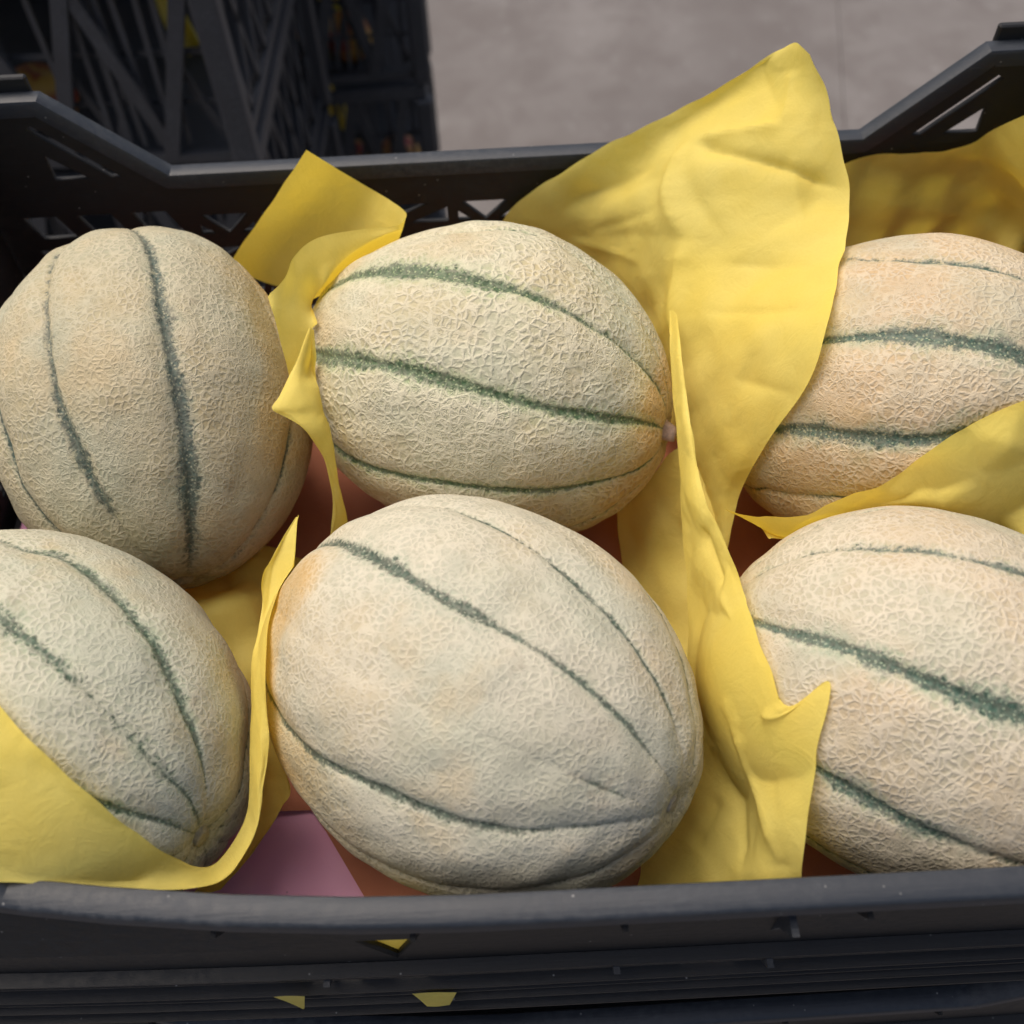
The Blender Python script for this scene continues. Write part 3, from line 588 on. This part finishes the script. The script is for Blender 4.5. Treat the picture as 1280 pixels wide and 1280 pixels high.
    for dv, lo, hi, am in pats:
        dv = np.array(dv) / np.linalg.norm(dv); x = np.clip((wdir @ dv + jig - lo) / (hi - lo), 0, 1); tint = np.maximum(tint, tb + am * x * x * (3 - 2 * x))
    pole = np.exp(-(np.degrees(T) / (26 if i == 1 else 9)) ** 2)
    faces = []; nv = len(T)
    idx = np.arange((NT - 1) * NP).reshape(NT - 1, NP) + 1
    A = idx[:-1]; B = idx[1:]
    quads = np.stack([A, B, np.roll(B, -1, 1), np.roll(A, -1, 1)], -1).reshape(-1, 4)
    t0 = np.stack([np.zeros(NP, int), idx[0], np.roll(idx[0], -1)], -1); t1 = np.stack([np.full(NP, nv - 1), np.roll(idx[-1], -1), idx[-1]], -1)
    me = bpy.data.meshes.new('melon'); me.vertices.add(nv); me.vertices.foreach_set('co', pos.astype(np.float32).ravel())
    loops = np.concatenate([quads.ravel(), t0.ravel(), t1.ravel()]); tot = np.concatenate([np.full(len(quads), 4), np.full(2 * NP, 3)])
    me.loops.add(len(loops)); me.loops.foreach_set('vertex_index', loops.astype(np.int32))
    me.polygons.add(len(tot)); me.polygons.foreach_set('loop_start', np.concatenate([[0], np.cumsum(tot)[:-1]]).astype(np.int32))
    me.polygons.foreach_set('use_smooth', np.ones(len(tot), bool)); me.update(calc_edges=True); me.validate()
    for nm, arr in (('core', core), ('halo', halo), ('tint', tint), ('pole', pole)):
        at = me.attributes.new(nm, 'FLOAT', 'POINT'); at.data.foreach_set('value', arr.astype(np.float32))
    p = dict(base); p.update(VAR[i])
    o = link_mesh('melon', me, melon_mat(i, p))
    R3 = Matrix(rot.tolist()).to_4x4(); o.matrix_world = Matrix.Translation(Vector(d['c']) + Vector((0, 0, RIM))) @ R3
    tag(o, LAB[i], 'melon', 'melons in the open crate')
    return o
melons = {i: make_melon(i) for i in MELONS}
# stem stub and blossom scar
def stub(parent, a, name, rad, hgt, seed, col, sides=14):
    m, nt = mat('dry_stem'); g = N(nt); P = g.obj(); f = g.noise(P, 400, 4, .7)
    g.out(g.bsdf(g.mix(g.ramp(f, .3, .7), col, tuple(x * .6 for x in col)), .75, g.bump(f, .6, .001)))
    bm = bmesh.new(); r = random.Random(seed); rings = []
    prof = [(1.25, -.003), (1.15, .0), (.85, hgt * .35), (.75, hgt * .75), (.62, hgt), (.30, hgt * .9), (.05, hgt * .8)]
    for k, (q, z) in enumerate(prof):
        rings.append([bm.verts.new((rad * q * (1 + .16 * math.sin(3 * t + seed) + r.uniform(-.08, .08)) * math.cos(t) + (z * .25), rad * q * math.sin(t) * (1 + r.uniform(-.08, .08)), a - .003 + z)) for t in [2 * math.pi * j / sides for j in range(sides)]])
    for A, B in zip(rings, rings[1:]):
        for j in range(sides): bm.faces.new((A[j], A[(j + 1) % sides], B[(j + 1) % sides], B[j]))
    bm.faces.new(rings[-1])
    return from_bm(name, bm, m, parent, True)
stub(melons[2], MELONS[2]['a'], 'stem', .0052, .0075, 2, (.52, .36, .27))
stub(melons[1], MELONS[1]['a'], 'stem', .0060, .0035, 5, (.30, .24, .13))
stub(melons[4], MELONS[4]['a'], 'blossom_scar', .0045, .0022, 8, (.34, .30, .19))
stub(melons[5], MELONS[5]['a'], 'blossom_scar', .0042, .0020, 9, (.42, .37, .27))

# ---------------------------------------------------------------- paper
def catmull(P, n):
    P = np.asarray(P, float); L = len(P)
    ext = np.concatenate([[2 * P[0] - P[1]], P, [2 * P[-1] - P[-2]]]); out = []
    for i in range(L - 1):
        p0, p1, p2, p3 = ext[i:i + 4]
        for k in range(n):
            t = k / n
            out.append(.5 * ((2 * p1) + (p2 - p0) * t + (2 * p0 - 5 * p1 + 4 * p2 - p3) * t * t + (3 * p1 - p0 - 3 * p2 + p3) * t ** 3))
    out.append(P[-1]); return np.array(out)
def wobble_edges(g, seed, amp=.0009):
    r = np.random.RandomState(seed); g = g.copy()
    R_, C_ = g.shape[:2]
    for sl in ((slice(None), 0), (slice(None), -1)):
        e = g[sl]; s_ = np.cumsum(np.linalg.norm(np.diff(e, axis=0, prepend=e[:1]), axis=1)); g[sl] = e + (np.sin(s_ * 210 + r.rand() * 6) * np.sin(s_ * 77 + r.rand() * 6))[:, None] * amp * np.array([.3, .2, 1])
    return g
def crumple(seed, p, amp, freq, n=16):
    """sum of folded (triangle-wave) creases in random directions, each confined to a patch"""
    r = np.random.RandomState(seed); out = np.zeros(len(p)); span = p.max(0) - p.min(0); lo = p.min(0)
    for i in range(n):
        k = r.normal(size=3); k /= np.linalg.norm(k); c = lo + span * r.rand(3); rad = r.uniform(.25, .6) * np.linalg.norm(span)
        x = (p - c) @ k * freq * r.uniform(.5, 1.6) + r.rand()
        tri = np.abs(x - np.floor(x) - .5) * 2 - .5
        out += tri * np.exp(-(np.linalg.norm(p - c, axis=1) / rad) ** 2) / (freq * r.uniform(.8, 1.6))
    return out * amp
def clear_melons(P, margin=.0034):
    P = np.array(P, float)
    for _ in range(2):
        for i, d in MELONS.items():
            a, b = d['a'], d['b']; c = np.array(d['c']); ax = np.array(d['ax']); ax = ax / np.linalg.norm(ax)
            q = P - c; al = q @ ax; pe = q - al[:, None] * ax; rr = np.sqrt((al / (a + margin)) ** 2 + (np.linalg.norm(pe, axis=1) / (b + margin)) ** 2)
            k = rr < 1; P[k] = c + q[k] / rr[k][:, None]
    return P
def sheet(key, name, label, amp=.5, freq=22, seed=1, n=8, flat=False):
    bm_v = []; bm_f = []
    for pi, patch in enumerate(SHEETS[key]):
        g = np.array(patch)                                  # rows x cols x 3
        g1 = np.stack([catmull(g[:, j], n) for j in range(g.shape[1])], 1)
        g2 = np.stack([catmull(g1[i], n) for i in range(g1.shape[0])], 0)
        g2 = wobble_edges(g2, seed + pi * 3, .0007)
        R_, C_ = g2.shape[:2]
        du = np.gradient(g2, axis=1); dv = np.gradient(g2, axis=0); nr = np.cross(du, dv)
        nr /= (np.linalg.norm(nr, axis=2)[..., None] + 1e-9)
        P = g2.reshape(-1, 3); h = crumple(seed + pi, P, amp, freq) + rnoise(seed + pi + 40, P, 110, 16) * .00010 * min(1, amp * 10)
        for (r0, c0, r1, c1, am, wd) in CREASES.get(key, {}).get(pi, []):
            tt = np.linspace(0, 1, 220); ri = np.clip((r0 + (r1 - r0) * tt) * n, 0, R_ - 1); ci = np.clip((c0 + (c1 - c0) * tt) * n, 0, C_ - 1)
            ii = np.minimum(ri.astype(int), R_ - 2); jj = np.minimum(ci.astype(int), C_ - 2); fu = (ri - ii)[:, None]; fv = (ci - jj)[:, None]
            L_ = (1 - fu) * ((1 - fv) * g2[ii, jj] + fv * g2[ii, jj + 1]) + fu * ((1 - fv) * g2[ii + 1, jj] + fv * g2[ii + 1, jj + 1]); D_ = np.linalg.norm(P[:, None] - L_[None], axis=2); k_ = D_.argmin(1)
            h = h + am * np.exp(-D_.min(1) / wd) * np.minimum(1, .1 + 5 * np.minimum(tt, 1 - tt))[k_]
        u, v = np.meshgrid(np.linspace(0, 1, C_), np.linspace(0, 1, R_)); edge = np.minimum(1, 6 * np.minimum(u, 1 - u) + .25).ravel()
        P = P + nr.reshape(-1, 3) * (h * edge)[:, None]
        P = clear_melons(P)
        off = len(bm_v); bm_v += P.tolist()
        bm_f += [(off + i * C_ + j, off + i * C_ + j + 1, off + (i + 1) * C_ + j + 1, off + (i + 1) * C_ + j) for i in range(R_ - 1) for j in range(C_ - 1)]
    me = bpy.data.meshes.new(name); me.from_pydata(bm_v, [], bm_f); me.update()
    o = link_mesh(name, me, M_PAPER, None, True); o.location = (0, 0, RIM)
    tag(o, label, 'paper', 'yellow wrapping papers between the melons')
    return o
sheet('tall', 'wrapping_paper', 'tallest yellow paper sheet sticking up over the back rim and twisting down between the melons', .040, 38, 3, 18)
sheet('backright', 'wrapping_paper', 'yellow paper sheet lining the back wall behind the back right melon', .07, 20, 11, 12)
sheet('divider', 'wrapping_paper', 'yellow paper tongue lying between the two right-hand melons', .08, 22, 17, 12)
sheet('backleft', 'wrapping_paper', 'folded yellow paper sheet between the back left and back centre melons', .035, 20, 23, 10)
sheet('frontleft', 'wrapping_paper', 'yellow paper sheet folded up round the front left melon with a pointed tip', .06, 20, 31, 10)
sheet('underleft', 'wrapping_paper', 'yellow paper lying low in the gap between the left and front centre melons', .12, 24, 37)
sheet('underright', 'wrapping_paper', 'yellow paper lying low under the back centre melon beside the tall sheet', .06, 24, 41)
# ---------------------------------------------------------------- lower-crate scraps of paper showing through the openings of the near wall
def scrap(label, pts, bend=.002):
    bm = bmesh.new(); (x0, y0, z0), (x1, y1, z1), (x2, y2, z2), (x3, y3, z3) = pts; n = 6; G = []
    for i in range(n + 1):
        row = []
        for j in range(n + 1):
            u, v = i / n, j / n
            q = [(1 - u) * ((1 - v) * a + v * b) + u * ((1 - v) * c + v * d) for a, b, c, d in zip(pts[0], pts[1], pts[3], pts[2])]
            row.append(bm.verts.new((q[0], q[1] + bend * math.sin(u * 3 + v * 4), q[2])))
        G.append(row)
    for i in range(n):
        for j in range(n): bm.faces.new((G[i][j], G[i + 1][j], G[i + 1][j + 1], G[i][j + 1]))
    o = from_bm('paper_scrap', bm, M_PAPER, None, True); o.location = (0, 0, RIM); tag(o, label, 'paper')
    return o
scrap('orange lit paper corner showing through the wall opening below the front rim', [(-.082, -.1900, -.026), (-.046, -.1900, -.026), (-.046, -.1898, -.062), (-.082, -.1898, -.062)], .0006)
scrap('small yellow paper triangle at the bottom edge of the photo, left of centre', [(-.1100, -.2024, -.069), (-.0985, -.2024, -.070), (-.1030, -.2026, -.093), (-.1040, -.2026, -.093)], .0002)
scrap('thin yellow paper edge peeking out low on the front wall of the melon crate', [(-.0600, -.2010, -.084), (-.0430, -.2010, -.085), (-.0470, -.2026, -.102), (-.0560, -.2026, -.102)], .0002)

# ---------------------------------------------------------------- stacks of lattice crates behind
def box_mesh(name, x0, x1, y0, y1, z0, z1, bev=0):
    bm = bmesh.new(); bmesh.ops.create_cube(bm, size=1)
    for v in bm.verts: v.co = (x0 if v.co.x < 0 else x1, y0 if v.co.y < 0 else y1, z0 if v.co.z < 0 else z1)
    if bev: bmesh.ops.bevel(bm, geom=bm.edges[:], offset=bev, segments=1, affect='EDGES')
    me = bpy.data.meshes.new(name); bm.normal_update(); bm.to_mesh(me); bm.free(); return me
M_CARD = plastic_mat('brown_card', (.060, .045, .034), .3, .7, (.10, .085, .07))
def lattice_crate(L, W, H, phase, nstrut, card):
    root = empty('lattice_crate', (0, 0, 0))
    def bar(name, a, b, wd, y0, y1, m=M_BG, bm=None, par=root):
        (x0, z0), (x1, z1) = a, b; d = Vector((x1 - x0, z1 - z0)).normalized(); nx, nz = -d.y * wd / 2, d.x * wd / 2
        own = bm is None; B = bmesh.new() if own else bm
        loop = [(x0 + nx, z0 + nz), (x0 - nx, z0 - nz), (x1 - nx, z1 - nz), (x1 + nx, z1 + nz)]
        A = [B.verts.new((p[0], y0, p[1])) for p in loop]; D = [B.verts.new((p[0], y1, p[1])) for p in loop]
        B.faces.new(A); B.faces.new(D[::-1])
        for i in range(4): B.faces.new((A[i], D[i], D[(i + 1) % 4], A[(i + 1) % 4]))
        if own:
            bmesh.ops.recalc_face_normals(B, faces=B.faces); return from_bm(name, B, m, par)
    # rim ring (one connected ring)
    for nm, z0, z1, o in (('rim', H - .020, H - .004, .006), ('lower_rail', .006, .016, .003)):
        bm = bmesh.new()
        R = [[(sx * (L / 2 + e), sy * (W / 2 + e), z) for sx, sy in ((-1, -1), (1, -1), (1, 1), (-1, 1))] for z in (z0, z1) for e in (o, -.004)]
        V = [[bm.verts.new(p) for p in r] for r in R]
        for a, b in ((0, 1), (1, 3), (3, 2), (2, 0)):
            for i in range(4): bm.faces.new((V[a][i], V[a][(i + 1) % 4], V[b][(i + 1) % 4], V[b][i]))
        bmesh.ops.recalc_face_normals(bm, faces=bm.faces); from_bm(nm, bm, M_BG, root)
    for sx in (-1, 1):
        for sy in (-1, 1):
            me = box_mesh('corner_post', sx * (L / 2 + .002) - .012, sx * (L / 2 + .002) + .012, sy * (W / 2 + .001) - .011, sy * (W / 2 + .001) + .011, .0, H - .021, .003)
            link_mesh('corner_post', me, M_BG, root)
    y = -W / 2
    per = L / nstrut
    for k in range(nstrut):                                 # broad raking struts on the face we see
        x = -L / 2 + per * (k + phase)
        if -L / 2 + .01 < x < L / 2 - .03: bar('strut', (x, .014), (min(L / 2 - .01, x + per * .52), H - .022), .014, y - .0045, y + .004)
        if -L / 2 + .06 < x < L / 2: bar('strut', (x + .004, .014), (max(-L / 2 + .01, x - per * .42), H - .022), .012, y - .002, y + .0055)
    B = bmesh.new(); r = random.Random(int(phase * 100) + nstrut)
    for k in range(int(L / .0145)):
        x = -L / 2 + .012 + k * .0145
        if r.random() < .75: bar('', (x, .02), (x + r.choice((0, 0, .006, -.006)), H - .03), r.choice((.0035, .005, .0065)), y + .007, y + .010, bm=B)
    for k in range(int(L / .052)):
        x = -L / 2 + .012 + k * .052
        bar('', (x, .02), (x + .03, H * .55), .006, y + .0105, y + .0135, bm=B); bar('', (x + .05, .02), (x + .022, H * .55), .006, y + .0140, y + .0165, bm=B)
    bar('', (-L / 2 + .01, H * .55), (L / 2 - .01, H * .55), .006, y + .0170, y + .0195, bm=B)
    bar('', (-L / 2 + .01, H * .30), (L / 2 - .01, H * .30), .004, y + .0170, y + .0195, bm=B)
    bmesh.ops.recalc_face_normals(B, faces=B.faces); f = from_bm('fine_lattice', B, M_BG, root); tag(f, kind='stuff')
    for nm, x0, x1, y0, y1 in (('end_wall', -L / 2 - .001, -L / 2 + .002, -W / 2 + .012, W / 2 - .012), ('end_wall', L / 2 - .002, L / 2 + .001, -W / 2 + .012, W / 2 - .012), ('long_wall', -L / 2 + .015, L / 2 - .015, W / 2 - .002, W / 2 + .001)):
        if nm == 'long_wall' or not card:
            link_mesh(nm, box_mesh(nm, x0, x1, y0, y1, .017, H - .021), M_BG, root)
        else:
            B = bmesh.new(); n = 7
            for k in range(n):
                ya = y0 + (y1 - y0) * k / n; yb = y0 + (y1 - y0) * (k + 1) / n
                for (p, q) in (((ya, .017), (yb, H - .022)), ((yb, .017), (ya, H - .022))):
                    dx = .0035
                    vs_ = [B.verts.new((x0, p[0] - dx, p[1])), B.verts.new((x0, p[0] + dx, p[1])), B.verts.new((x0, q[0] + dx, q[1])), B.verts.new((x0, q[0] - dx, q[1]))]
                    B.faces.new(vs_)
            ext = bmesh.ops.extrude_face_region(B, geom=B.faces[:]); bmesh.ops.translate(B, verts=[g_ for g_ in ext['geom'] if isinstance(g_, bmesh.types.BMVert)], vec=(.003, 0, 0))
            bmesh.ops.recalc_face_normals(B, faces=B.faces); o = from_bm(nm, B, M_BG, root); tag(o, kind='stuff')
    link_mesh('bottom', box_mesh('bottom', -L / 2 + .01, L / 2 - .01, -W / 2 + .01, W / 2 - .01, .004, .010), M_BG, root)
    if card:
        for a, b in card: link_mesh('card_panel', box_mesh('card_panel', a, b, y + .0205, y + .0225, .012, H - .015), M_CARD, root)
    return root
PITCH = .20
def stack(cx, yf, L, W, rz, phase, ns, card, n, where, grp):
    out = []
    proto = lattice_crate(L, W, PITCH - .002, phase, ns, card)
    words = ['lowest', 'second lowest', 'third from the floor', 'fourth from the floor', 'fifth from the floor', 'topmost']
    for k in range(n):
        o = proto if k == 0 else copy_tree(proto)
        o.location = (cx, yf + W / 2, k * PITCH); o.rotation_euler = (0, 0, rz + (.006 * math.sin(k * 2.3)))
        tag(o, 'lattice crate, %s %s' % ('topmost' if k == n - 1 else words[k], where), 'crate', grp); out.append(o)
    return out
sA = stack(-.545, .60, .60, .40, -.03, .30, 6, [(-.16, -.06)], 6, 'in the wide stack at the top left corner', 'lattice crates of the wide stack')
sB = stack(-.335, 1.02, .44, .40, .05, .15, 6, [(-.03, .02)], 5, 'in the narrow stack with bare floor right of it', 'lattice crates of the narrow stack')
# fruit glimpsed in the lattice crates
def fruit_mesh(r, seed):
    bm = bmesh.new(); bmesh.ops.create_uvsphere(bm, u_segments=20, v_segments=12, radius=r)
    for v in bm.verts:
        q = math.hypot(v.co.x, v.co.y) / r; v.co.z *= .92
        if v.co.z > 0: v.co.z -= r * .22 * math.exp(-(q / .35) ** 2)
        if v.co.x > 0: v.co.x -= r * .06 * math.exp(-(v.co.y / r / .15) ** 2)
    me = bpy.data.meshes.new('nectarine'); bm.to_mesh(me); bm.free(); return me
m_, nt_ = mat('nectarine_skin'); g_ = N(nt_); P_ = g_.obj(); n_ = g_.noise(P_, 30, 3, .6)
g_.out(g_.bsdf(g_.mix(g_.ramp(n_, .4, .6), (.75, .42, .08), (.42, .06, .03)), .4)); M_FR = m_
fm = fruit_mesh(.034, 1)
for k, (x, y, lev, lab) in enumerate([(-.36, .655, 3, 'red and yellow nectarine behind the lattice of the wide stack near its right post'), (-.45, .66, 4, 'nectarine behind the lattice at the very top left of the photo'),
        (-.30, 1.085, 2, 'nectarine in the narrow stack, leftmost of the row low behind the lattice'), (-.225, 1.08, 2, 'nectarine in the narrow stack, middle of the row low behind the lattice'), (-.155, 1.085, 2, 'nectarine in the narrow stack, rightmost of the row low behind the lattice'),
        (-.29, 1.085, 3, 'nectarine in the narrow stack, left one of the upper pair behind the lattice'), (-.20, 1.08, 3, 'nectarine in the narrow stack, right one of the upper pair behind the lattice')]):
    o = link_mesh('nectarine', fm if k == 0 else fm, None); 
    if k == 0: fm.materials.append(M_FR)
    fm.polygons.foreach_set('use_smooth', [True] * len(fm.polygons))
    o.location = (x, y, lev * PITCH + .010 + .031); o.rotation_euler = (.2 * k, .3 * math.sin(k), k * 1.3); tag(o, lab, 'nectarine', 'nectarines in the lattice crates')
def bgpaper(x0, x1, y, lev, lab, seed):
    bm = bmesh.new(); n = 24; G = []
    for i in range(n + 1):
        row = []
        for j in range(6):
            u, v = i / n, j / 5
            row.append(bm.verts.new((x0 + (x1 - x0) * u, y + .012 * math.sin(u * 9 + seed) + .05 * (1 - v) ** 2, lev * PITCH + .013 + v * (.10 + .03 * math.sin(u * 13 + seed * 2)))))
        G.append(row)
    for i in range(n):
        for j in range(5): bm.faces.new((G[i][j], G[i + 1][j], G[i + 1][j + 1], G[i][j + 1]))
    o = from_bm('lining_paper', bm, M_PAPER, None, True); tag(o, lab, 'paper')
bgpaper(-.34, -.31, .725, 4, 'yellow lining paper glimpsed through the wide lattice stack', 1)
bgpaper(-.30, -.20, 1.14, 3, 'yellow lining paper glimpsed high in the narrow lattice stack', 2)
bgpaper(-.28, -.23, 1.14, 2, 'yellow lining paper glimpsed low in the narrow lattice stack', 3)
